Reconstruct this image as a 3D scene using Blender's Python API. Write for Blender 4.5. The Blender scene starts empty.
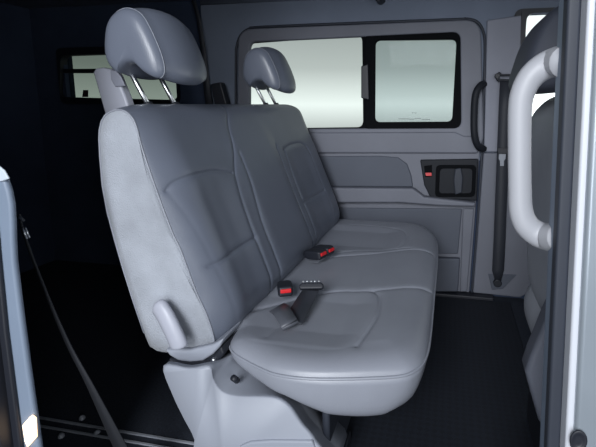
import bpy, bmesh, math, random
import numpy as np
from mathutils import Vector, Matrix

sc = bpy.context.scene
COL = sc.collection

# ------------------------------------------------------------------ camera
F = 430.0; PX, PY = 365.0, 165.0
YAW = math.radians(11.2); PT = math.radians(8.0); ZC = 1.25
cf = Vector((-math.sin(YAW)*math.cos(PT), math.cos(YAW)*math.cos(PT), -math.sin(PT)))
cr = Vector((math.cos(YAW), math.sin(YAW), 0.0))
cu = cr.cross(cf)
EYE = Vector((0, 0, ZC))
cd = bpy.data.cameras.new('camera'); cam = bpy.data.objects.new('camera', cd); COL.objects.link(cam)
cam.matrix_world = Matrix((( cr.x, cu.x, -cf.x, 0), (cr.y, cu.y, -cf.y, 0), (cr.z, cu.z, -cf.z, ZC), (0, 0, 0, 1)))
cd.sensor_width = 36.0; cd.lens = F*36.0/596.0
cd.shift_x = -(PX-298.0)/596.0
cd.shift_y = (PY-223.5)/596.0
cd.clip_start = 0.05
sc.camera = cam

def ray(x, y): return cf + cr*((x-PX)/F) - cu*((y-PY)/F)
def at(x, y, Y):
    "point of the plane at depth Y that is measured at (x, y) in the photograph"
    d = ray(x, y); return EYE + d*(Y/d.y)
def xz(pts, Y): return [(at(x, y, Y).x, at(x, y, Y).z) for x, y in pts]

# ------------------------------------------------------------------ materials
def srgb(c):
    return tuple(((v/255)/12.92 if v/255 <= .04045 else ((v/255+.055)/1.055)**2.4) for v in c)
def mat(name, rgb, rough=.5, metal=0, spec=.5, bump=None, mottled=0, sheen=0, coat=0, emit=None):
    m = bpy.data.materials.new(name); m.use_nodes = True
    nt = m.node_tree; b = nt.nodes['Principled BSDF']; c = srgb(rgb)
    b.inputs['Base Color'].default_value = (*c, 1); b.inputs['Roughness'].default_value = rough
    b.inputs['Metallic'].default_value = metal; b.inputs['Specular IOR Level'].default_value = spec
    if sheen: b.inputs['Sheen Weight'].default_value = sheen
    if coat: b.inputs['Coat Weight'].default_value = coat; b.inputs['Coat Roughness'].default_value = .1
    tc = nt.nodes.new('ShaderNodeTexCoord')
    if mottled:
        n = nt.nodes.new('ShaderNodeTexNoise'); n.inputs['Scale'].default_value = 6 if mottled < .2 else 120
        n.inputs['Detail'].default_value = 6
        nt.links.new(tc.outputs['Object'], n.inputs['Vector'])
        r = nt.nodes.new('ShaderNodeMapRange'); r.inputs['To Min'].default_value = 1-mottled; r.inputs['To Max'].default_value = 1+mottled
        r.inputs['From Min'].default_value = .3; r.inputs['From Max'].default_value = .7
        nt.links.new(n.outputs['Fac'], r.inputs['Value'])
        mx = nt.nodes.new('ShaderNodeVectorMath'); mx.operation = 'SCALE'; mx.inputs[0].default_value = c
        nt.links.new(r.outputs['Result'], mx.inputs['Scale']); nt.links.new(mx.outputs['Vector'], b.inputs['Base Color'])
    if bump:
        sc_, st = bump
        n = nt.nodes.new('ShaderNodeTexNoise'); n.inputs['Scale'].default_value = sc_; n.inputs['Detail'].default_value = 4
        nt.links.new(tc.outputs['Object'], n.inputs['Vector'])
        bp = nt.nodes.new('ShaderNodeBump'); bp.inputs['Strength'].default_value = st; bp.inputs['Distance'].default_value = .004
        nt.links.new(n.outputs['Fac'], bp.inputs['Height']); nt.links.new(bp.outputs['Normal'], b.inputs['Normal'])
    if emit:
        b.inputs['Emission Color'].default_value = (*srgb(emit[0]), 1); b.inputs['Emission Strength'].default_value = emit[1]
    return m

M = dict(
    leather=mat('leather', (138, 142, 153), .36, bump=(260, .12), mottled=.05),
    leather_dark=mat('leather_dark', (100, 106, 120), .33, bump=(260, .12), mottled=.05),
    fabric=mat('fabric', (158, 163, 173), .9, bump=(240, .8), mottled=.18, sheen=.15),
    plastic=mat('light_plastic', (147, 152, 164), .5, bump=(700, .06)),
    lever=mat('lever_plastic', (168, 171, 184), .4),
    grey=mat('grey_trim', (132, 135, 148), .6, bump=(500, .08), mottled=.04),
    door=mat('door_trim', (108, 111, 122), .6, bump=(500, .08), mottled=.04),
    door_dark=mat('door_trim_dark', (80, 85, 97), .65, bump=(500, .08), mottled=.04),
    headliner=mat('headliner', (116, 125, 142), .95, bump=(500, .2), mottled=.05),
    black=mat('black_plastic', (28, 31, 40), .5),
    bezel=mat('handle_bezel', (27, 30, 37), .6, spec=.25),
    mark=mat('etched_mark', (128, 138, 138), .6),
    gloss=mat('gloss_black', (9, 11, 15), .8, spec=.1),
    rubber=mat('rubber_seal', (44, 49, 60), .6),
    lining=mat('cargo_lining', (56, 68, 92), .95, bump=(60, .3), mottled=.1),
    carpet=mat('carpet', (38, 44, 56), .95, bump=(90, .5), mottled=.3),
    belt_dark=mat('belt_webbing_dark', (24, 27, 34), .7),
    belt=mat('belt_webbing', (46, 49, 57), .6, bump=(300, .2)),
    belt_sheen=mat('belt_webbing_sheen', (84, 87, 95), .38, bump=(300, .2)),  # lighter copy of the webbing, sheen of the fold put into its colour
    chrome=mat('chrome', (215, 218, 222), .3, metal=1),
    red=mat('red_button', (205, 30, 38), .35),
    handle=mat('handle_plastic', (164, 166, 173), .45),
    paint=mat('silver_paint', (146, 155, 165), .35, metal=.35, coat=.5, mottled=.05),
    flange=mat('pale_flange', (192, 196, 205), .4),
    pillar=mat('pillar_trim', (118, 131, 150), .5, mottled=.04),
    cap=mat('pillar_cap', (190, 200, 212), .45),
    rail=mat('floor_rail', (150, 155, 165), .4),
    seat_black=mat('front_seat_cover', (164, 168, 178), .55, bump=(260, .12), mottled=.05),
    head_dark=mat('front_headrest_cover', (66, 70, 82), .6, bump=(260, .12)),
    seat_grey=mat('front_seat_shell', (88, 92, 104), .6),
    lens=mat('spot_glow', (255, 232, 205), .3, emit=((255, 214, 170), 2.2)),  # emissive colour of the sunlit spot on the pillar, no real lens
    sticker=mat('sticker', (70, 52, 58), .6),
)
# floor mat: dark rubber with a fine diamond relief
m = mat('rubber_mat', (28, 34, 46), .7); nt = m.node_tree; b = nt.nodes['Principled BSDF']
tc = nt.nodes.new('ShaderNodeTexCoord'); mp = nt.nodes.new('ShaderNodeMapping'); mp.inputs['Rotation'].default_value = (0, 0, math.radians(45))
ck = nt.nodes.new('ShaderNodeTexChecker'); ck.inputs['Scale'].default_value = 50
ck.inputs['Color1'].default_value = (*srgb((17, 22, 32)), 1); ck.inputs['Color2'].default_value = (*srgb((22, 28, 39)), 1)
nt.links.new(tc.outputs['Object'], mp.inputs['Vector']); nt.links.new(mp.outputs['Vector'], ck.inputs['Vector'])
nt.links.new(ck.outputs['Color'], b.inputs['Base Color'])
bp = nt.nodes.new('ShaderNodeBump'); bp.inputs['Strength'].default_value = .5; bp.inputs['Distance'].default_value = .003
nt.links.new(ck.outputs['Fac'], bp.inputs['Height']); nt.links.new(bp.outputs['Normal'], b.inputs['Normal'])
M['mat'] = m
def glass(name, tint):
    m = bpy.data.materials.new(name); m.use_nodes = True; nt = m.node_tree
    for n in list(nt.nodes):
        if n.type != 'OUTPUT_MATERIAL': nt.nodes.remove(n)
    out = nt.nodes['Material Output']
    t = nt.nodes.new('ShaderNodeBsdfTransparent'); t.inputs['Color'].default_value = (*tint, 1)
    g = nt.nodes.new('ShaderNodeBsdfGlossy'); g.inputs['Roughness'].default_value = .05
    mx = nt.nodes.new('ShaderNodeMixShader'); mx.inputs['Fac'].default_value = .002
    nt.links.new(t.outputs[0], mx.inputs[1]); nt.links.new(g.outputs[0], mx.inputs[2]); nt.links.new(mx.outputs[0], out.inputs['Surface'])
    return m
M['glass'] = glass('tinted_glass', (.52, .54, .53))
M['glass2'] = glass('tinted_glass_double', (.41, .445, .442))
M['glass_rear'] = glass('rear_tinted_glass', (.27, .295, .275))
M['glass_front'] = glass('clear_glass', (.92, .94, .94))

# ------------------------------------------------------------------ builders
def link(name, me, m, parent=None, smooth=True, bevel=0, auto=None, seg=3):
    o = bpy.data.objects.new(name, me); COL.objects.link(o)
    if m: me.materials.append(M[m])
    if smooth:
        for p in me.polygons: p.use_smooth = True
    if bevel:
        bv = o.modifiers.new('bevel', 'BEVEL'); bv.width = bevel; bv.segments = seg; bv.limit_method = 'ANGLE'; bv.angle_limit = math.radians(35)
        wn = o.modifiers.new('normals', 'WEIGHTED_NORMAL')
    if parent:
        o.parent = parent
        o.matrix_parent_inverse = Matrix.Translation(-Vector(parent.location))
    return o
def thing(name, label, cat, loc, group=None):
    o = bpy.data.objects.new(name, None); COL.objects.link(o); o.location = loc; o.empty_display_size = .1
    o['label'] = label; o['category'] = cat
    if group: o['group'] = group
    return o
def tag(o, label, cat, group=None):
    o['label'] = label; o['category'] = cat
    if group: o['group'] = group
    return o
def struct(o): o['kind'] = 'structure'; return o
def fix(me):
    bm = bmesh.new(); bm.from_mesh(me); bmesh.ops.remove_doubles(bm, verts=bm.verts, dist=1e-6)
    bmesh.ops.recalc_face_normals(bm, faces=bm.faces); bm.to_mesh(me); bm.free(); return me
def mesh(V, Fc, do_fix=True):
    me = bpy.data.meshes.new('m'); me.from_pydata([tuple(v) for v in V], [], Fc)
    return fix(me) if do_fix else me
def loft(rings, closed=True, caps=True):
    n = len(rings[0]); V = [v for r in rings for v in r]; Fc = []
    for i in range(len(rings)-1):
        for j in range(n if closed else n-1):
            a = i*n+j; b_ = i*n+(j+1) % n
            Fc.append((a, b_, b_+n, a+n))
    if caps:
        Fc.append(tuple(range(n))); Fc.append(tuple(range((len(rings)-1)*n, len(rings)*n)))
    return mesh(V, Fc)
def prism(poly, y0, y1):
    "polygon of (x, z) between depths y0 and y1"
    return loft([[(x, y0, z) for x, z in poly], [(x, y1, z) for x, z in poly]])
def prism_xy(poly, z0, z1): return loft([[(x, y, z0) for x, y in poly], [(x, y, z1) for x, y in poly]])
def box(x0, x1, y0, y1, z0, z1): return prism([(x0, z0), (x1, z0), (x1, z1), (x0, z1)], y0, y1)
def boxes(L):
    V, Fc = [], []
    for x0, x1, y0, y1, z0, z1 in L:
        k = len(V)
        V += [(x, y, z) for z in (z0, z1) for y in (y0, y1) for x in (x0, x1)]
        Fc += [tuple(k+i for i in f) for f in ((0, 1, 3, 2), (4, 6, 7, 5), (0, 4, 5, 1), (2, 3, 7, 6), (0, 2, 6, 4), (1, 5, 7, 3))]
    return mesh(V, Fc, False)
def frame(outer, inner, y0, y1):
    "ring between two (x, z) loops of equal count"
    n = len(outer); V = [(x, y, z) for y in (y0, y1) for L in (outer, inner) for x, z in L]; Fc = []
    for j in range(n):
        k = (j+1) % n
        Fc += [(j, k, n+k, n+j), (2*n+j, 3*n+j, 3*n+k, 2*n+k), (j, 2*n+j, 2*n+k, k), (n+j, n+k, 3*n+k, 3*n+j)]
    return mesh(V, Fc)
def rrect(x0, x1, z0, z1, r, n=6):
    L = []
    for cx, cz, a0 in ((x1-r, z1-r, 0), (x0+r, z1-r, 90), (x0+r, z0+r, 180), (x1-r, z0+r, 270)):
        for i in range(n+1):
            a = math.radians(a0+90*i/n); L.append((cx+r*math.cos(a), cz+r*math.sin(a)))
    return L
def quad_round(c4, r, n=6):
    "rounded quadrilateral; corners in order, equal vertex count"
    L = []
    for i in range(4):
        p = Vector(c4[i]); a = Vector(c4[i-1]); b_ = Vector(c4[(i+1) % 4])
        u = (a-p).normalized()*r; v = (b_-p).normalized()*r
        for k in range(n+1):
            t = k/n; L.append(tuple(p+u*(1-t)**2+v*t**2))
    return L
def spline(pts, n=8, closed=False):
    P = [Vector(p) for p in pts]; N = len(P); out = []
    for i in range(N if closed else N-1):
        p0 = P[i-1] if (closed or i > 0) else P[0]; p1 = P[i]; p2 = P[(i+1) % N]
        p3 = P[(i+2) % N] if (closed or i+2 < N) else P[-1]
        for k in range(n):
            t = k/n
            out.append(.5*((2*p1)+(p2-p0)*t+(2*p0-5*p1+4*p2-p3)*t*t+(3*p1-p0-3*p2+p3)*t**3))
    if not closed: out.append(P[-1])
    return out
def tube(path, r, n=10, closed=False, flat=None):
    "r may be a number or a list; flat=(scale, axis) squashes the section along an axis"
    P = [Vector(p) for p in path]; N = len(P); rings = []; up = None
    for i in range(N):
        a = P[i-1] if (closed or i > 0) else P[0]; b_ = P[(i+1) % N] if (closed or i < N-1) else P[-1]
        t = (b_-a).normalized()
        if up is None: up = t.orthogonal().normalized()
        up = (up-t*up.dot(t)).normalized(); s = t.cross(up); rr = r[i] if isinstance(r, (list, tuple)) else r
        ring = []
        for k in range(n):
            o = (up*math.cos(2*math.pi*k/n)+s*math.sin(2*math.pi*k/n))*rr
            if flat: ax = Vector(flat[1]).normalized(); o -= ax*o.dot(ax)*(1-flat[0])
            ring.append(P[i]+o)
        rings.append(ring)
    if closed: rings.append(rings[0])
    return loft(rings, caps=not closed)
def ribbon(left, right, th, nrm=(0, -1, 0)):
    n = Vector(nrm).normalized()*th
    return loft([[Vector(a), Vector(b_), Vector(b_)+n, Vector(a)+n] for a, b_ in zip(left, right)])
def disc(c, r, y0, y1, n=24):
    return prism([(c[0]+r*math.cos(2*math.pi*k/n), c[1]+r*math.sin(2*math.pi*k/n)) for k in range(n)], y0, y1)
def itp(L, z):
    if z <= L[0][0]: return L[0][1]
    for (a, x1), (b_, x2) in zip(L, L[1:]):
        if z <= b_: return x1+(x2-x1)*(z-a)/(b_-a)
    return L[-1][1]
def segdist(P, poly):
    "distances of the points P (n,2) to a polyline"
    best = np.full(len(P), 9.0)
    for a, b_ in zip(poly, poly[1:]):
        a = np.array(a); b_ = np.array(b_); d = b_-a
        t = np.clip(((P-a)@d)/(d@d), 0, 1)
        best = np.minimum(best, np.linalg.norm(P-(a+t[:, None]*d), axis=1))
    return best
def dense(poly, n=6): return [tuple(p)[:2] for p in spline([(a, b_, 0) for a, b_ in poly], n)]

YW = 2.80                                                        # inner face of the far body side
def W(pts, Y=YW): return xz(pts, Y)
ZR = 1.97

# ------------------------------------------------------------------ setting: body shell
struct(link('floor', box(-3.2, 1.62, .80, 2.95, -.06, 0), 'carpet', smooth=False))
struct(link('ceiling', boxes([(-1.72, 1.6, .80, 2.95, ZR, ZR+.05), (-3.2, -1.72, .80, 2.95, ZR-.01, ZR+.05)]), 'headliner', smooth=False))
qx0, qx1 = -2.86, -1.93; qz0, qz1 = 1.285, 1.635                 # rear quarter window
dx0, dx1, dz0, dz1 = -1.40, .055, 1.05, 1.72                      # door opening for glass
fx0, fx1, fz0, fz1 = .405, 1.30, 1.05, 1.79                       # front door glass
def wallcells():
    out = []; ho = [(qx0, qx1, qz0, qz1), (dx0, dx1, dz0, dz1), (fx0, fx1, fz0, fz1)]
    xs = -3.15
    for h in ho:
        out.append((xs, h[0], YW, YW+.08, 0, ZR)); out.append((h[0], h[1], YW, YW+.08, 0, h[2])); out.append((h[0], h[1], YW, YW+.08, h[3], ZR)); xs = h[1]
    out.append((xs, 1.6, YW, YW+.08, 0, ZR)); return out
struct(link('wall_far', boxes(wallcells()), 'lining', smooth=False))
struct(link('wall_rear', box(-3.2, -3.12, .80, 2.88, 0, ZR), 'lining', smooth=False))
struct(link('wall_near', box(-3.2, -1.12, .80, .86, 0, ZR), 'black', smooth=False))
struct(link('wall_front', box(1.55, 1.62, .80, 2.88, 0, 1.0), 'lining', smooth=False))
# rubber mat on the floor in front of the bench
fm = link('floor_mat', prism_xy([(-.42, .95), (.2, .95), (.2, 1.15), (.40, 1.15), (.40, 2.70), (-.72, 2.70), (-.72, 2.3), (-.42, 2.3)], 0, .012), 'mat', smooth=False, bevel=.004)
tag(fm, 'black textured rubber mat covering the floor in front of the bench seat', 'floor mat')
# cargo floor rails
struct(link('trim_1', box(-1.62, -.80, 1.283, 1.291, 0, .006), 'rail', smooth=False))
struct(link('trim_2', box(-1.62, -.80, 1.246, 1.253, 0, .006), 'rail', smooth=False))
# headliner side panel and upper cove of the far side
hp = [(186, -8), (203, 12), (207, 40), (207, 110), (222, 140), (600, 140), (600, -8)]
x0 = at(205, 60, YW).x
cells = []
ch = [(-1.385, .04, 1.07, 1.70), (.42, 1.30, 1.05, 1.78)]; xs = x0
for h in ch:
    cells += [(xs, h[0], YW-.02, YW, .9, ZR), (h[0], h[1], YW-.02, YW, h[3], ZR)]; xs = h[1]
cells.append((xs, 1.55, YW-.02, YW, .9, ZR))
struct(link('trim_3', boxes(cells), 'headliner', smooth=False))
cove = [(x0-.02, 0)]
V = []
rings = []
for k in range(9):
    a = math.radians(90*k/8); y = YW-.02-.05+.05*math.cos(a); z = ZR-.05+.05*math.sin(a)
    rings.append([(x0, y, z), (1.55, y, z), (1.55, YW, ZR), (x0, YW, ZR)])
struct(link('trim_4', loft(rings), 'headliner'))

# rear quarter window: pane, frame and wiper-like cross bar
w2 = struct(bpy.data.objects.new('window_1', None)); COL.objects.link(w2); w2.location = (-2.4, YW, qz0)
o4 = [(qx0-.03, qz0-.03), (qx1+.03, qz0-.03), (qx1+.03, qz1+.03), (qx0-.03, qz1+.03)]
i4 = W([(63, 97), (180, 100), (180, 52), (64, 56)])
link('window_frame', frame(quad_round(o4, .05), quad_round(i4, .045), YW-.03, YW+.03), 'black', w2, smooth=False)
link('window_pane', box(qx0, qx1, YW+.034, YW+.040, qz0, qz1), 'glass_rear', w2, smooth=False)
link('cross_bar', prism(W([(62, 69), (182, 68), (182, 73), (62, 73)]), YW-.005, YW+.03), 'black', w2, smooth=False)
link('sticker', prism(W([(83, 90), (88, 90), (88, 97), (82, 97)], YW+.03), YW+.031, YW+.033), 'sticker', w2, smooth=False)

# ------------------------------------------------------------------ far sliding door
d1 = struct(bpy.data.objects.new('door_1', None)); COL.objects.link(d1); d1.location = (-.5, YW, 0)
YD = YW-.045                                                     # face of the raised surround
def D(pts, Y=YD): return xz(pts, Y)
out4 = D([(237, 150), (484, 150), (481, 19), (238, 29)]); out_loop = quad_round(out4, .075, 10)
in4 = D([(249, 129), (461, 128), (460, 32), (249, 42)]); in_loop = quad_round(in4, .05, 10)
out_loop = quad_round(out4, .10, 10)
link('window_surround', frame(out_loop, in_loop, YD, YW-.002), 'door', d1, bevel=.012)
# black door seal running round the door edge
sp = [at(x, y, YW-.03) for x, y in [(236, 150), (236, 60), (237, 46), (241, 35), (249, 29), (262, 27), (360, 23), (455, 19.5), (467, 19), (477, 22), (483, 31), (485, 46), (484, 90), (482, 150), (477, 230), (471, 300)]]
link('door_seal', tube(spline(sp, 5), .009, 8), 'rubber', d1)
# fixed pane
fp4 = W([(250, 128.5), (364, 127), (363, 35.5), (250, 44)]); fpo = W([(246, 132), (369, 130), (369, 31), (246, 40)])
link('pane_border', frame(quad_round(fpo, .03), quad_round(fp4, .045), YW-.028, YW-.008), 'gloss', d1, smooth=False)
link('window_pane', prism(fpo, YW+.004, YW+.010), 'glass', d1, smooth=False)
# sliding pane in its thick black frame
so4 = W([(366, 131), (461.5, 129), (462.5, 31), (366, 33)]); si4 = W([(375.5, 122), (452, 121.5), (456.5, 40), (376, 41)])
sf = link('sliding_window_frame', frame(quad_round(so4, .06), quad_round(si4, .035), YW-.040, YW+.0), 'gloss', d1, bevel=.006)
link('window_pane', prism(W([(372, 126), (457, 126), (459, 36), (372, 37)]), YW+.004, YW+.010), 'glass2', sf, smooth=False)
lt = link('window_latch', prism(D([(361, 66), (368, 64), (369, 100), (361, 98)], YW-.06), YW-.06, YW-.03), 'black', d1, bevel=.006)
# etched maker's line at the foot of the sliding pane: a few faint strokes
st = []
for a, b_, y in ((398, 409, 118.9), (409, 414, 119.2), (414.5, 421, 118.6), (421.5, 430, 119.4), (412, 413.2, 112.9), (413.8, 414.6, 112.7), (415.2, 416.5, 113)):
    p = at(a, y, YW); q = at(b_, y, YW); st.append((p.x, q.x, YW+.002, YW+.0035, p.z-.002, p.z+.002))
link('etched_mark', boxes(st), 'mark', sf, smooth=False)
# door panel
link('door_panel', prism(D([(232, 131), (470, 131), (481, 126), (480, 150), (476, 205), (469, 298), (225, 298), (225, 131)], YW-.035), YW-.035, YW-.004), 'door', d1, bevel=.008)
link('upper_panel', prism(D([(240, 133), (455, 132), (464, 136), (479, 136), (478, 153.5), (240, 153)], YW-.06), YW-.06, YW-.036), 'door', d1, bevel=.012)
arm = D([(240, 157), (380, 156), (398, 157.5), (407, 164), (411, 175), (413, 187), (240, 186)], YW-.05)
link('armrest_pocket', prism(arm, YW-.05, YW-.034), 'door_dark', d1, bevel=.02, seg=5)
link('armrest', prism(D([(240, 187), (413, 188.5), (424, 197), (476, 203), (475, 207), (440, 206), (400, 203), (240, 203)], YW-.10), YW-.10, YW-.034), 'door', d1, bevel=.018, seg=5)
link('lower_panel', prism(D([(240, 207), (462, 209), (458, 254), (240, 252)], YW-.05), YW-.05, YW-.034), 'door_dark', d1, bevel=.02, seg=4)
link('door_post', prism(D([(463, 209), (474, 209), (467, 292), (460, 292)], YW-.055), YW-.055, YW-.034), 'door', d1, bevel=.008)
link('storage_box', prism(D([(430, 258), (460, 259), (458, 292), (430, 292)], YW-.075), YW-.075, YW-.034), 'door_dark', d1, bevel=.01)
bz = link('handle_bezel', prism(D([(420, 160), (478.5, 159), (477, 201), (440, 199), (430, 197), (424, 185)], YW-.062), YW-.062, YW-.034), 'bezel', d1, bevel=.008)
hb = quad_round(D([(435, 197), (475, 197), (476.5, 165), (436, 165)], YW-.068), .03); hbi = quad_round(D([(439, 193.5), (471.5, 193.5), (472.5, 168.5), (440, 168.5)], YW-.068), .025)
link('handle_bowl', frame(hb, hbi, YW-.070, YW-.061), 'gloss', bz, bevel=.003)
link('door_lever', prism(D([(455, 169), (461, 168), (463, 177), (462, 193), (455, 195), (453.5, 180)], YW-.085), YW-.085, YW-.064), 'rubber', bz, bevel=.008)
lk = link('lock_slide', prism(D([(424, 166), (432, 165), (432, 177), (425, 177)], YW-.066), YW-.066, YW-.06), 'gloss', bz, bevel=.002)
link('red_indicator', prism(D([(425.5, 172.8), (431.5, 172.8), (431.5, 175.8), (426, 175.8)], YW-.069), YW-.069, YW-.065), 'red', lk, smooth=False)['label'] = 'red lock indicator'
# vertical pull handle at the front edge of the door
ph = [at(x, y, yy) for x, y, yy in [(484, 84, YW-.05), (480, 86, YW-.09), (475.5, 95, YW-.11), (474, 115, YW-.11), (474.5, 135, YW-.11), (478, 146, YW-.09), (484, 149, YW-.05)]]
link('pull_handle', tube(spline(ph, 6), .021, 10), 'bezel', d1)
# door step at the far side
struct(link('trim_5', box(-.9, .3, 2.70, 2.79, 0, .03), 'black', smooth=False, bevel=.006))

# ------------------------------------------------------------------ far B pillar
pb = struct(link('trim_6', prism(W([(487, 20), (522, 15), (521, 60), (519, 152), (484, 152)], YW-.04), YW-.04, YW-.018), 'grey', bevel=.008))
struct(link('trim_7', prism(W([(483.5, 153), (531, 153), (531, 292), (520, 298), (473, 293), (478, 230)], YW-.05), YW-.05, YW-.001), 'door', bevel=.010))
struct(link('trim_8', prism(W([(521.5, 12), (526, 12), (525.5, 60), (523, 150), (519, 150), (520.5, 60)], YW-.045), YW-.045, YW-.015), 'black', smooth=False))
struct(link('trim_9', prism(W([(532, 150), (600, 150), (600, 295), (532, 297)], YW-.03), YW-.03, YW-.001), 'door_dark', bevel=.008))
w3 = struct(bpy.data.objects.new('window_2', None)); COL.objects.link(w3); w3.location = (.85, YW, fz0)
link('window_frame', frame(quad_round([(fx0-.05, fz0-.03), (fx1+.05, fz0-.03), (fx1+.05, fz1+.02), (fx0-.05, fz1+.02)], .05), quad_round([(fx0+.01, fz0), (fx1, fz0), (fx1, fz1-.005), (fx0+.02, fz1-.005)], .05), YW-.03, YW+.02), 'black', w3, smooth=False)
link('window_pane', box(fx0-.02, fx1+.02, YW+.03, YW+.036, fz0-.02, fz1+.02), 'glass_front', w3, smooth=False)
# seat belt on the far pillar
YB = YW-.07
sb = thing('seat_belt', 'black seat belt hanging straight down the far door pillar', 'seat belt', at(498, 283, YB))
L_ = [(500, 79), (498.5, 110), (497, 150), (495, 200), (493.5, 240), (492, 270), (495, 281)]; R_ = [(512.5, 79), (511, 110), (509, 150), (507, 200), (505.5, 240), (504, 270), (501, 281)]
link('webbing', ribbon([at(x, y, YB) for x, y in L_], [at(x, y, YB) for x, y in R_], .003), 'belt', sb)
rg = [at(x, y, YB-.005) for x, y in [(497, 77), (499, 73), (502, 75), (513, 75), (515, 77.5), (512, 80), (501, 80), (498, 80)]]
link('belt_loop', tube(spline(rg, 4, True), .007, 8, closed=True), 'black', sb)
c = at(497.5, 76, YB); link('anchor_bolt', disc((c.x, c.z), .016, YB-.012, YW-.04), 'black', sb, bevel=.004)
tg = link('belt_tongue', prism(D([(499, 154), (506, 154), (505.5, 159), (504, 161), (504, 166), (500, 166), (500, 161), (498.6, 159)], YB-.01), YB-.012, YB-.005), 'rail', sb, bevel=.002)
tg['label'] = 'silver belt tongue'
link('belt_stop', prism(D([(497.5, 148), (507.5, 148), (508, 154), (498, 154)], YB-.012), YB-.014, YB-.003), 'black', sb, bevel=.003)
c = at(497.5, 283, YB); link('lower_anchor', disc((c.x, c.z), .026, YB-.01, YW-.05), 'black', sb, bevel=.006)
link('anchor_plate', prism(D([(488, 274), (517, 275), (503, 289), (492, 290)], YW-.056), YW-.056, YW-.048), 'door_dark', sb, bevel=.005)

# ------------------------------------------------------------------ rear belt at the far side, behind the bench
rb = thing('seat_belt', 'dark rear seat belt hanging between the two headrests beside the grey roof lining', 'seat belt', at(212, 105, 2.72))
L_ = [(189, -10), (197, 20), (201, 50), (203, 80), (206, 108)]; R_ = [(193, -10), (201, 20), (206, 50), (209, 80), (213, 108)]
link('webbing', ribbon([at(x, y, 2.74) for x, y in L_], [at(x, y, 2.74) for x, y in R_], .003), 'belt', rb)
link('belt_guide', prism(xz([(212, 84), (222, 82), (228, 104), (230, 112), (217, 112)], 2.70), 2.68, 2.74), 'black', rb, bevel=.01)

# ------------------------------------------------------------------ bench seat
bench = thing('bench_seat', 'grey leather three-seat rear bench with fabric side and plastic side cover', 'seat', (-.6, 1.9, 0))
Y0, Y1 = 1.17, 2.68
FL = [(-.726, .495), (-.743, .575), (-.78, .663), (-.824, .792), (-.852, .855), (-.893, .973), (-.935, 1.11), (-.953, 1.187), (-.971, 1.218), (-.998, 1.233),
      (-1.034, 1.23), (-1.065, 1.211), (-1.084, 1.171), (-1.09, 1.107), (-1.089, .961), (-1.062, .813), (-1.021, .645), (-.971, .474), (-.951, .448), (-.914, .438), (-.814, .453), (-.755, .478)]
ML = [(-.715, .45), (-.672, .55), (-.695, .655), (-.748, .79), (-.774, .855), (-.822, .973), (-.882, 1.105), (-.922, 1.19), (-.955, 1.228), (-.995, 1.248),
      (-1.035, 1.25), (-1.07, 1.23), (-1.095, 1.18), (-1.10, 1.11), (-1.10, .96), (-1.07, .81), (-1.03, .645), (-.975, .474), (-.951, .44), (-.914, .425), (-.814, .43), (-.755, .435)]
# finer sampling on the front (indices 0..9), coarse on the rest
def resample(L):
    N = len(L); out = []; P = [Vector((a, 0, b_)) for a, b_ in L]
    for i in range(N):
        p0, p1, p2, p3 = P[i-1], P[i], P[(i+1) % N], P[(i+2) % N]
        n = 34 if i < 9 else 5
        for k in range(n):
            t = k/n; q = .5*((2*p1)+(p2-p0)*t+(2*p0-5*p1+4*p2-p3)*t*t+(3*p1-p0-3*p2+p3)*t**3); out.append((q.x, q.z))
    return np.array(out)
Fr, Mr = resample(FL), resample(ML); NF = 9*34
ys = []
for k in range(25): ys.append(Y0+.14*(k/24)**1.5)
ys += list(np.linspace(Y0+.14, Y1-.14, 330)[1:])
for k in range(1, 25): ys.append(Y1-.14*(1-k/24)**1.5)
seams = [
    dense([(1.190, .98), (1.204, .997), (1.23, 1.008), (1.272, 1.015), (1.326, 1.015), (1.428, 1.008), (1.528, .985)]),
    dense([(1.188, .98), (1.215, .875), (1.23, .729), (1.24, .615), (1.245, .50)]),
    dense([(1.212, .729), (1.32, .739), (1.468, .739), (1.50, .741)]),
    dense([(1.75, 1.244), (1.656, 1.166), (1.604, 1.067), (1.530, .949), (1.50, .744), (1.51, .50)]),
    dense([(1.635, 1.05), (1.622, .929), (1.585, .739), (1.60, .48)]),
    dense([(2.10, 1.017), (2.07, .816), (2.09, .50)]),
    dense([(2.03, 1.05), (2.015, .999), (2.0, .701), (2.03, .50)]),
    dense([(2.10, 1.017), (2.20, 1.033), (2.354, 1.03), (2.43, 1.006), (2.45, .968)]),
    dense([(2.45, .968), (2.44, .805), (2.458, .50)]),
    dense([(2.08, .751), (2.362, .74), (2.44, .742)]),
]
rows = []
for y in ys:
    d = min(y-Y0, Y1-y); t = min(1, max(0, d/.13)); s = .8*(1-(1-t)**2)+.2*math.sqrt(max(0, 1-(1-t)**2))
    rows.append(Fr*(1-s)+Mr*s)
A = np.array(rows)                                                # (ny, np, 2)
ny, npf = A.shape[0], A.shape[1]
YY = np.repeat(np.array(ys)[:, None], NF, 1); P2 = np.stack([YY.ravel(), A[:, :NF, 1].ravel()], 1)
disp = np.zeros(len(P2))
for i, s in enumerate(seams):
    dd = segdist(P2, s); disp += (.25 if i in (1, 8) else 1)*( .005*np.exp(-(dd/.0042)**2)+.0025*np.exp(-(dd/.014)**2))
def hollow(y0, y1, z0, z1, amt, soft):
    a = np.clip((P2[:, 0]-y0)/soft, 0, 1)*np.clip((y1-P2[:, 0])/soft, 0, 1); b_ = np.clip((P2[:, 1]-z0)/soft, 0, 1)*np.clip((z1-P2[:, 1])/soft, 0, 1)
    sm = lambda v: v*v*(3-2*v)
    return amt*sm(a)*sm(b_)
disp += hollow(1.20, 1.53, .40, 1.05, .010, .14)+hollow(2.06, 2.48, .40, 1.06, .010, .14)-hollow(1.53, 2.05, .45, 1.2, .008, .12)
A[:, :NF, 0] -= disp.reshape(ny, NF)*.92; A[:, :NF, 1] -= disp.reshape(ny, NF)*.2
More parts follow.
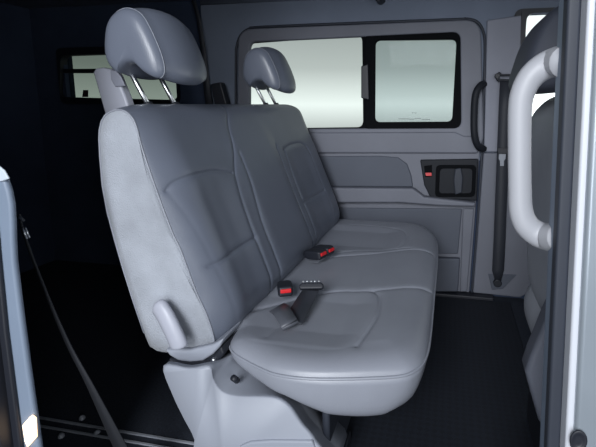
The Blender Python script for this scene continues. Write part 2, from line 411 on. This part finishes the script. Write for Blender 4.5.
V = [(A[i, j, 0], ys[i], A[i, j, 1]) for i in range(ny) for j in range(npf)]
Fc = [(i*npf+j, i*npf+(j+1) % npf, (i+1)*npf+(j+1) % npf, (i+1)*npf+j) for i in range(ny-1) for j in range(npf)]
Fc.append(tuple((ny-1)*npf+j for j in range(npf)))
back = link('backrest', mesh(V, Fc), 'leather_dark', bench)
# fabric side panel of the backrest, slightly bulging, and its piping
cen = Fr.mean(0); rings = []
for k in range(7):
    q = 1-k/7*.98; bulge = .012*(1-(q**4)); rings.append([(cen[0]+(p[0]-cen[0])*q, Y0-.001-bulge, cen[1]+(p[1]-cen[1])*q) for p in Fr[::2]])
rings.insert(0, [(p[0], Y0+.004, p[1]) for p in Fr[::2]])
link('side_panel', loft(rings), 'fabric', back)['label'] = 'pale grey woven fabric side panel'
link('piping', tube([(p[0], Y0-.001, p[1]) for p in Fr[:NF+40:3]], .0030, 8), 'leather', back)

# headrests
HP = [(-1.150, 1.352), (-1.185, 1.385), (-1.197, 1.44), (-1.180, 1.53), (-1.14, 1.578), (-1.085, 1.592), (-1.03, 1.566), (-.99, 1.50), (-.955, 1.41), (-.950, 1.352), (-.975, 1.330), (-1.015, 1.345), (-1.06, 1.382), (-1.10, 1.385), (-1.13, 1.365)]
def headrest(yc, half, shift=0.0):
    HR = [(p.x+.036, p.z-.012) for p in spline([(a, 0, b_) for a, b_ in HP], 6, True)]
    cx, cz = -1.034, 1.448; rings = []
    st_e = [(-1.05, .04), (-1.048, .25), (-1.04, .45), (-1.025, .60), (-1.0, .70), (-.965, .775), (-.92, .825), (-.86, .862)]
    st_m = [(e, 1-.145*(abs(e)/.8)**2.2) for e in (-.79, -.65, -.5, -.35, -.2, 0, .2, .35, .5, .65, .79)]
    stations = st_e+st_m+[(-e, s) for e, s in reversed(st_e)]
    for e, s in stations:
        q = max(0, 1-e*e)
        rings.append([(cx+(x-cx)*s+.020*q, yc+half*e, cz+(z-cz)*(s*.95+.05*min(1, s*1.6))+shift-.006*(1-q)*0) for x, z in HR])
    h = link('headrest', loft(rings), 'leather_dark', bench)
    e0 = [Vector(v) for v in rings[7]]
    link('seam', tube([v+Vector((0, -.001, 0)) for v in e0[18:60]], .0013, 6), 'leather', h)
    for dy in (-.075, .075):
        link('post', tube([(-1.018, yc+dy, 1.22), (-1.125, yc+dy, 1.42)], .0085, 12), 'chrome', h)['label'] = 'chrome headrest post'
        link('post_sleeve', tube([(-1.031, yc+dy, 1.244), (-1.034, yc+dy, 1.258)], [.017, .014], 12), 'black', h)
headrest(1.41, .145)
headrest(2.385, .145, -.005)

# belt guide tower behind the near shoulder
gq = [(113, 115), (136, 108), (131, 97), (121, 74), (117, 69.5), (109, 67.5), (104, 68), (102.5, 70), (99, 70)]
gp = xz([(112, 118), (136, 112), (131, 97), (122, 75), (118, 70), (108, 68), (101, 69), (99, 73)], 1.40)
gd = link('belt_guide', prism(gp, 1.37, 1.41), 'lever', bench, bevel=.016, seg=4)
link('guide_cap', prism(xz([(111, 70), (117, 71), (122, 77), (126, 86), (116, 87), (112, 80)], 1.37), 1.364, 1.372), 'grey', gd, bevel=.004)

# recliner lever
lv = [at(x, y, yy) for x, y, yy in [(157, 304, 1.125), (161, 309, 1.118), (166, 317, 1.112), (172, 329, 1.108), (177, 340, 1.108), (179.5, 347, 1.110)]]
pth = spline(lv, 5); n = len(pth)
rr = [.013+.017*min(1, (math.sin(min(1, i/4)*math.pi/2)))*min(1, math.sin(min(1, (n-1-i)/3)*math.pi/2)+.35) for i in range(n)]
link('recline_lever', tube(pth, rr, 14, flat=(.6, (0, 1, 0))), 'lever', bench)
# hinge cover below the backrest and the dark mechanism beside it
link('hinge_cover', prism(xz([(164, 350), (190, 350), (212, 345), (223, 339), (220, 347), (213, 355), (203, 361.5), (190, 363), (178, 361.5), (169, 356)], 1.15), 1.15, 1.28), 'plastic', bench, bevel=.014, seg=4)
mec = link('recliner_mechanism', prism(xz([(168, 359), (180, 363), (193, 364), (205, 361.5), (214, 355), (221, 347), (224, 354), (217, 363), (208, 371), (172, 370)], 1.14), 1.14, 1.27), 'black', bench, bevel=.006)
c = at(219, 354, 1.17); link('bolt', disc((c.x, c.z), .007, 1.132, 1.145, 12), 'chrome', mec)

# seat cushion
OUT = [(-.70, 1.24), (-.682, 1.19), (-.655, 1.155), (-.614, 1.128), (-.532, 1.091), (-.477, 1.073), (-.402, 1.070), (-.316, 1.082), (-.206, 1.108), (-.123, 1.134), (-.082, 1.168), (-.057, 1.226), (-.047, 1.342), (-.046, 1.641), (-.047, 2.095), (-.060, 2.38), (-.10, 2.54), (-.17, 2.64), (-.30, 2.68), (-.70, 2.68)]
def nearY(x): return itp(NL, x)
def farY(x): return itp(FLn, x)
ol0 = [tuple(p)[:2] for p in spline([(a, b_, 0) for a, b_ in OUT], 6)]
NL = [p for p in ol0 if p[1] < 1.36]; FLn = sorted(p for p in ol0 if p[1] > 2.09)
nx, nyc = 150, 330
xsn = np.linspace(-.70, -.047, nx)
ol = np.array([tuple(p)[:2] for p in spline([(a, b_, 0) for a, b_ in OUT], 6)])
G = np.zeros((nx, nyc, 2))
for i, x in enumerate(xsn):
    t = np.linspace(0, 1, nyc); G[i, :, 0] = x; G[i, :, 1] = nearY(x)+(farY(x)-nearY(x))*t
GP = G.reshape(-1, 2)
db = segdist(GP, [tuple(p) for p in ol])
ZP = .478
def ztop(P):
    db = segdist(P, [tuple(p) for p in ol]); rnd = .075
    z = ZP+.038*np.sqrt(np.clip(1-(1-np.clip(db/rnd, 0, 1))**2, 0, 1))
    z = z+.018*np.clip((P[:, 0]+.35)/.3, 0, 1)*np.clip(db/.12, 0, 1)      # raised thigh roll at the front
    return z
cs = [
    dense([(-.70, 1.36), (-.657, 1.406), (-.555, 1.503), (-.433, 1.573), (-.289, 1.602), (-.082, 1.662), (-.04, 1.67)]),
    dense([(-.289, 1.602), (-.252, 1.55), (-.236, 1.45), (-.236, 1.36), (-.262, 1.20)]),
    dense([(-.252, 1.21), (-.34, 1.165), (-.538, 1.163), (-.62, 1.18)]),
    dense([(-.558, 1.20), (-.55, 1.30), (-.53, 1.47)]),
    dense([(-.60, 1.86), (-.558, 1.939), (-.399, 2.014), (-.184, 2.101), (-.06, 2.095)]),
    dense([(-.60, 1.93), (-.50, 2.03), (-.35, 2.09), (-.184, 2.13)]),
    dense([(-.25, 2.10), (-.22, 2.25), (-.25, 2.42), (-.359, 2.50), (-.60, 2.52)]),
]
zz = ztop(GP); dd = np.zeros(len(GP))
for i, s in enumerate(cs):
    q = segdist(GP, s); amp = (1, 1, .08, .3, 1, .5, .4)[i]
    dd += amp*(.006*np.exp(-(q/.0045)**2)+.003*np.exp(-(q/.018)**2))
fade = np.clip(db/.02, 0, 1)
sit = lambda y0, y1, x0, x1: np.clip((GP[:, 1]-y0)/.09, 0, 1)*np.clip((y1-GP[:, 1])/.09, 0, 1)*np.clip((GP[:, 0]-x0)/.09, 0, 1)*np.clip((x1-GP[:, 0])/.09, 0, 1)
zz = zz-fade*dd-.010*sit(1.18, 1.58, -.75, -.24)-.010*sit(2.05, 2.5, -.75, -.24)
V = [(GP[k, 0], GP[k, 1], zz[k]) for k in range(len(GP))]
Fc = [(i*nyc+j, i*nyc+j+1, (i+1)*nyc+j+1, (i+1)*nyc+j) for i in range(nx-1) for j in range(nyc-1)]
cush = link('seat_cushion', mesh(V, Fc, False), 'leather', bench)
# cushion skirt: from the piping down and in under the seat
cxy = Vector((-.42, 1.9)); rings = []
for k in range(12):
    t = k/11; ring = []
    for x, y in ol:
        zb = itp([(-.70, .435), (-.60, .415), (-.45, .38), (-.33, .325), (-.15, .300), (-.04, .308)], x)
        if y > 1.9: zb = .345
        nrm = Vector((x, y))-cxy; ax = Vector((max(-1, min(1, nrm.x/.32)), max(-1, min(1, nrm.y/.72))))
        ax = Vector((ax.x**3, ax.y**3)); 
        if ax.length > 1e-6: ax.normalize()
        ins = -.008*math.sin(t*math.pi*.8)+(.05+.14*max(0, ax.x)**2)*t**1.5+.05*max(0, t-.4)**2/.36
        z = ZP+.002+(zb-ZP)*math.sin(t*math.pi/2)
        ring.append((x-ax.x*ins, y-ax.y*ins, z))
    rings.append(ring)
sk = link('skirt', loft(rings, closed=True, caps=True), 'leather', cush)
link('piping', tube([(x, y, ZP+.001) for x, y in ol[3:-6]], .0045, 8), 'leather', cush)

# near side cover (pedestal)
po = xz([(163, 366), (190, 368), (209, 366), (213, 378), (218, 387), (226, 393), (240, 396), (272, 397), (288, 405), (301, 423), (315, 441), (323, 470), (200, 470), (194, 440), (183, 418), (172, 395)], 1.08)
pi_ = xz([(165, 365), (190, 367), (222, 360), (228, 360), (231, 366), (236, 372), (246, 378), (272, 388), (294, 402), (308, 422), (323, 440), (331, 466), (206, 466), (199, 440), (188, 418), (176, 395)], 1.16)
def mixr(t, y):
    s = 1-math.sqrt(max(0, 1-t*t)) if False else t
    return [(a[0]+(b_[0]-a[0])*s, y, a[1]+(b_[1]-a[1])*s) for a, b_ in zip(po, pi_)]
def smooth_ring(r): return [tuple(p) for p in spline(r, 4, True)]
rings = []
ce = Vector((sum(a for a, _ in po)/len(po), 0, sum(b_ for _, b_ in po)/len(po)))
ins = [tuple(ce+(Vector((a, 0, b_))-ce)*.965) for a, b_ in po]
rings.append([(x, 1.076, z) for x, _, z in ins])
for t in (0, .15, .35, .6, .85, 1): rings.append(mixr(t, 1.082+.10*t))
rings.append([(a, 1.27, b_) for a, b_ in pi_])
ped = link('side_cover', loft([smooth_ring(r) for r in rings]), 'plastic', bench)
c = at(233.5, 378.5, 1.10); link('cover_bolt', tube([c+Vector((0, .02, -.02)), c+Vector((0, -.001, .003))], .0095, 14), 'black', ped)
link('foot_cover', prism(xz([(236, 460), (240, 446), (250, 442), (270, 440.5), (312, 441), (320, 460)], 1.07), 1.068, 1.09), 'plastic', ped, bevel=.006)
link('base_frame', box(-.86, -.36, 1.275, 2.60, .03, .34), 'black', bench, bevel=.02)
for yy in (1.32, 2.48):
    link('mounting_foot', box(-.90, -.33, yy, yy+.09, 0, .05), 'black', bench, bevel=.008)
link('front_fascia', box(-.37, -.345, 1.17, 2.60, .05, .34), 'rubber', bench, bevel=.01)

# ------------------------------------------------------------------ buckles and lap belt on the cushion
def zs(x, y): return float(ztop(np.array([[x, y]]))[0])
def block(cx, cy, cz, ux, L, wd, h, name, m, parent=None, bevel=.006, up=.0):
    "a bevelled tapered block lying along ux"
    u = Vector((math.cos(ux), math.sin(ux), up)).normalized(); v = Vector((-math.sin(ux), math.cos(ux), 0)); w = u.cross(v)
    c = Vector((cx, cy, cz)); rings = []
    for t, k in ((-1, .8), (-.5, 1), (.6, 1), (1, .92)):
        rings.append([c+u*(L/2*t)+v*(a*wd/2*k)+w*(b_*h/2*k) for a, b_ in ((-1, -1), (1, -1), (1, 1), (-1, 1))])
    o = link(name, loft(rings), m, parent, bevel=bevel); return o, c, u, v, w
def buckle(px, py, ang, label, n=1):
    p = at(px, py, 1); d = ray(px, py); P = EYE+d*((.53-ZC)/d.z)
    t = thing('seat_belt_buckle', label, 'buckle', (P.x, P.y, .50), 'seat belt buckles on the bench')
    for k in range(n):
        off = (k-(n-1)/2)*.062
        cx = P.x-math.sin(ang)*off; cy = P.y+math.cos(ang)*off
        o, c, u, v, w = block(cx, cy, .550+(.012 if n > 1 else 0), ang, .10, .056, .042, 'buckle_body', 'black', t, .009, .12)
        e = c+u*.047; r = [[e+u*a+v*(p_*.020)+w*(q*.0075+.004) for p_, q in ((-1, -1), (1, -1), (1, 1), (-1, 1))] for a in (-.006, .008)]
        b_ = link('release_button', loft(r), 'red', t, bevel=.003); b_['label'] = 'red release button'
        s = c-u*.05; st_ = [[s+u*.01-u*((.045 if n == 1 else .015)*q)-w*(.0)+v*(a*.018)+w*(z*.006)-Vector((0, 0, .0*q)) for a, z in ((-1, -1), (1, -1), (1, 1), (-1, 1))] for q in (0, 1)]
        link('buckle_stalk', loft(st_), 'black', t, bevel=.003)
buckle(285, 293, math.radians(-64), 'black belt buckle with red button beside the loose lap belt, nearest on the bench', 1)
buckle(319, 258.5, math.radians(-20), 'black double belt buckle with red buttons at mid bench, farther back', 2)
# loose lap belt: folded webbing loop with a chrome adjuster
def seatpt(px, py, h):
    d = ray(px, py); P = EYE+d*((h-ZC)/d.z); return P
lb = thing('lap_belt', 'short black lap belt with a ribbed metal tongue lying on the near cushion', 'seat belt', seatpt(297, 312, .50))
pl = [(283, 319, .525), (289, 311, .535), (297, 299, .545), (303, 290, .565)]
pr_ = [(302, 325, .525), (307, 315, .535), (313, 303, .545), (319, 291, .562)]
link('webbing', ribbon(spline([seatpt(*p) for p in pl], 6), spline([seatpt(*p) for p in pr_], 6), .004, (0, -.3, 1)), 'belt', lb)
fa = [(269.5, 312, .528), (274, 316, .545), (281, 327, .540), (283, 331, .522)]
fb = [(284, 303.5, .532), (289, 307, .552), (296, 318, .548), (299, 323, .528)]
link('webbing_fold', ribbon(spline([seatpt(*p) for p in fa], 6), spline([seatpt(*p) for p in fb], 6), .004, (0, -.3, 1)), 'belt_sheen', lb)
c = seatpt(312, 286.5, .575)
tn = link('tongue', prism([(-.045, -.012), (.040, -.012), (.046, 0), (.036, .013), (-.038, .013), (-.048, .002)], -.012, .012), 'black', lb, bevel=.006)
tn.matrix_parent_inverse = Matrix.Identity(4); tn.location = c-Vector(lb.location); tn.rotation_euler = (math.radians(-40), 0, math.radians(14))
rb_ = [(-.035+.0145*k, -.029+.0145*k, -.020, .010, .011, .0185) for k in range(5)]
tr = link('tongue_ribs', boxes(rb_), 'chrome', tn, smooth=False, bevel=.002); tr.matrix_parent_inverse = Matrix.Identity(4); tr['label'] = 'bright metal ribs'

# ------------------------------------------------------------------ near side: rear pillar, belt, sunlit spot
struct(link('trim_10', prism(xz([(-80, 150), (-8, 160), (0, 165), (6, 170), (11, 178), (15, 190), (17.5, 203), (18.5, 220), (19, 240), (20, 260), (26, 310), (34, 370), (45, 447), (62, 560), (-80, 560)], .86), .842, .86), 'pillar', bevel=.008, seg=4))
struct(link('trim_11', prism(xz([(-80, 190), (-12, 196), (-4, 210), (0, 226), (3, 260), (10, 330), (25, 447), (40, 560), (-80, 560)], .842), .83, .842), 'black', bevel=.006))
struct(link('trim_12', prism(xz([(-60, 152), (-8, 160), (0, 165), (6, 170), (11, 178.5), (4, 181), (-60, 186)], .842), .836, .842), 'cap', bevel=.004))
lm = link('sunlit_spot', prism(xz([(24, 424), (32, 415), (36, 418), (37, 437), (29, 446), (26.5, 440)], .84), .834, .843), 'lens', bevel=.002)  # sunlit spot on the pillar, put in as a glowing patch
tag(lm, 'small glowing sunlit spot low on the grey door pillar at the left', 'light spot')
nb = thing('seat_belt', 'dark seat belt slanting down behind the near left pillar to the floor', 'seat belt', at(122, 455, 1.05))
L_ = [(19, 214, .90), (23.5, 235, .92), (46, 295, .95), (67, 345, .98), (87, 385, 1.0), (114, 447, 1.04), (124, 470, 1.06)]
R_ = [(21, 214, .90), (26, 235, .92), (49, 295, .95), (71.5, 345, .98), (94, 385, 1.0), (128, 447, 1.04), (141, 470, 1.06)]
link('webbing', ribbon(spline([at(*p) for p in L_]+[at(130, 505, 1.08)*1.0], 6), spline([at(*p) for p in R_]+[at(156, 505, 1.08)*1.0], 6), .003), 'belt_dark', nb)
for a, b_ in (((22.5, 228), (27, 239)), ((25, 227), (29.5, 238))):
    link('tongue_bar', tube([at(*a, .905), at(*b_, .905)], .0022, 8), 'chrome', nb)['label'] = 'bright metal bar'
c = at(143, 505, 1.08); link('floor_anchor', box(c.x-.04, c.x+.04, c.y-.03, c.y+.03, 0, c.z+.01), 'black', nb, bevel=.008)
link('belt_hook', tube([at(16, 216, .9), at(21, 218, .9), at(24, 221, .9)], .0035, 8), 'rubber', nb)
# tie-down points on the cargo floor
for (px, py), lab in (((82, 416), 'small metal tie-down stud beyond the floor rails'), ((61, 434), 'small metal tie-down stud this side of the floor rails'), ((97, 431), 'pale metal clip on the floor rails beside the belt')):
    d = ray(px, py); P = EYE+d*((.012-ZC)/d.z)
    r = [[(P.x+.012*k*math.cos(a*math.pi/6), P.y+.012*k*math.sin(a*math.pi/6), z) for a in range(12)] for k, z in ((1, 0.006 if 'clip' in lab else 0), (.9, .008), (.45, .014))]
    tag(link('tie_down', loft(r), 'rail', bevel=.001), lab, 'tie-down', 'floor tie-downs')

# ------------------------------------------------------------------ near side: front pillar, grab handle, front seat
def strip(name, top, bot, y0, y1, m, bv=.006):
    "vertical strip of the near door opening; edges measured at the top and bottom of the photograph"
    def ext(a, b_, zt):
        yy = y1; p = at(a, 0, yy); q = at(b_, 447, yy); t = (zt-p.z)/(q.z-p.z); return (p.x+(q.x-p.x)*t, zt)
    poly = [ext(top[0], bot[0], 1.95), ext(top[1], bot[1], 1.95), ext(top[1], bot[1], 0.0), ext(top[0], bot[0], 0.0)]
    return struct(link(name, prism(poly, y0, y1), m, bevel=bv))
strip('trim_13', (557, 580), (538, 558), .85, .93, 'pillar', .016)
strip('trim_14', (563, 577), (543, 556), .835, .87, 'rubber', .006)
strip('trim_15', (575, 590), (554, 567), .80, .88, 'flange', .006)
strip('trim_16', (588, 690), (566, 680), .79, .84, 'paint', .010)
gk = link('drain_grommet', loft([[tuple(at(578.5+9*k*math.cos(a*math.pi/12), 441+11*k*math.sin(a*math.pi/12), .79-y)) for a in range(24)] for k, y in ((1, -.004), (1, .004), (.8, .006), (.62, .003), (.3, .003))]), 'black')
tag(gk, 'dark oval grommet in the silver body panel at lower right', 'grommet')
YH = .95
hpth = [(566, 62, .90), (556, 62, .94), (543, 67, YH), (531, 77, YH), (523, 92, YH), (520, 110, YH), (519.5, 150, YH), (520, 190, YH), (521, 210, YH), (526, 224, YH), (536, 233, YH), (548, 237, .94), (562, 238, .90)]
hp3 = spline([at(*p) for p in hpth], 6); n = len(hp3)
hr = [.024+.007*(min(1, abs(i/(n-1)-.5)*2.2))**2 for i in range(n)]
gh = link('grab_handle', tube(hp3, hr, 18, flat=(.85, (0, 1, 0))), 'handle')
tag(gh, 'large pale grey grab handle curving out from the near front pillar', 'handle')

fs = thing('front_seat', 'grey front seat with tall dark headrest, partly hidden behind the pale grab handle', 'seat', (.45, 1.35, 0))
def loft_y(prof, ya, yb, rnd, name, m, parent, n=12, dx=0):
    pr3 = [(p.x, p.z) for p in spline([(a, 0, b_) for a, b_ in prof], 5, True)]
    cx = sum(a for a, _ in pr3)/len(pr3); cz = sum(b_ for _, b_ in pr3)/len(pr3); rings = []
    for i in range(n+1):
        t = i/n; a = abs(2*t-1); s = 1-rnd*max(0, (a-.5)/.5)**3
        rings.append([(cx+(x-cx)*s, ya+(yb-ya)*t, cz+(z-cz)*s) for x, z in pr3])
    return link(name, loft(rings), m, parent)
loft_y([(.20, 1.30), (.212, 1.40), (.245, 1.48), (.285, 1.525), (.34, 1.535), (.39, 1.48), (.41, 1.38), (.40, 1.31), (.30, 1.285)], 1.30, 1.66, .22, 'headrest', 'head_dark', fs)
for yy in (1.42, 1.54): link('post', tube([(.40, yy, 1.2), (.37, yy, 1.35)], .009, 10), 'chrome', fs)
loft_y([(.305, .60), (.295, .90), (.285, 1.15), (.292, 1.225), (.35, 1.278), (.42, 1.27), (.44, 1.10), (.47, .85), (.46, .62), (.36, .55)], 1.20, 1.70, .10, 'backrest', 'seat_black', fs)
loft_y([(.30, .45), (.34, .57), (.60, .60), (.88, .58), (.92, .48), (.80, .40), (.40, .40)], 1.18, 1.74, .08, 'seat_cushion', 'seat_black', fs)
bp_ = xz([(549, 288), (541, 305), (533, 325), (526, 342), (521, 357), (527, 380), (534, 404), (538, 411), (545, 404), (600, 404), (600, 288)], 1.30)
link('seat_base', prism(bp_, 1.22, 1.30), 'seat_grey', fs, bevel=.02)
link('seat_riser', box(.33, .85, 1.24, 1.66, 0, .42), 'black', fs, bevel=.01)

# small coat hook on the far roof edge
hk = link('coat_hook', prism(xz([(374, -6), (384, -6), (383, 0), (380, 2), (377, 2), (375, 0)], YW-.10), YW-.12, YW-.02), 'black', bevel=.006)
tag(hk, 'tiny dark coat hook at the roof edge above the far windows', 'hook')

# ------------------------------------------------------------------ light
w = bpy.data.worlds.new('studio'); sc.world = w; w.use_nodes = True; nt = w.node_tree
bg = nt.nodes['Background']
tc = nt.nodes.new('ShaderNodeTexCoord'); sp_ = nt.nodes.new('ShaderNodeSeparateXYZ'); nt.links.new(tc.outputs['Generated'], sp_.inputs[0])
rp = nt.nodes.new('ShaderNodeValToRGB'); mr = nt.nodes.new('ShaderNodeMapRange')
mr.inputs['From Min'].default_value = -.30; mr.inputs['From Max'].default_value = .70
nt.links.new(sp_.outputs['Z'], mr.inputs['Value']); nt.links.new(mr.outputs['Result'], rp.inputs['Fac'])
e = rp.color_ramp.elements
e[0].position = 0; e[0].color = (.35, .37, .40, 1); e[1].position = 1; e[1].color = (.35, .38, .42, 1)
for pos, col in ((.22, (1.0, 1.03, 1.05)), (.30, (2.6, 2.7, 2.68)), (.38, (1.4, 1.47, 1.46)), (.47, (1.0, 1.06, 1.06))):
    q = rp.color_ramp.elements.new(pos); q.color = (*col, 1)
# the studio is brighter on the far side (+Y) than behind the photographer
my = nt.nodes.new('ShaderNodeMapRange'); my.inputs['From Min'].default_value = -.2; my.inputs['From Max'].default_value = .4
my.inputs['To Min'].default_value = .26; my.inputs['To Max'].default_value = 1.25
nt.links.new(sp_.outputs['Y'], my.inputs['Value'])
nt.links.new(rp.outputs['Color'], bg.inputs['Color']); nt.links.new(my.outputs['Result'], bg.inputs['Strength'])

def area(name, loc, target, size, power, col=(1, 1, 1), sy=None):
    l = bpy.data.lights.new(name, 'AREA'); l.energy = power; l.size = size; l.color = col
    if sy: l.shape = 'RECTANGLE'; l.size_y = sy
    o = bpy.data.objects.new(name, l); COL.objects.link(o); o.location = loc
    o.rotation_euler = (Vector(target)-Vector(loc)).to_track_quat('-Z', 'Y').to_euler(); return o
area('key_light', (-.4, -3.4, 2.9), (-.6, 1.5, .7), 1.8, 250, (.93, .96, 1))
area('low_light', (-.5, -2.8, .6), (-.7, 2.8, 1.7), 1.6, 48, (.92, .96, 1))

area('side_light', (1.6, -1.3, 1.5), (-.8, 1.3, .8), 1.0, 16, (.92, .96, 1))
sc.view_settings.view_transform = 'Standard'; sc.view_settings.look = 'None'
sc.view_settings.exposure = 0; sc.view_settings.gamma = 1
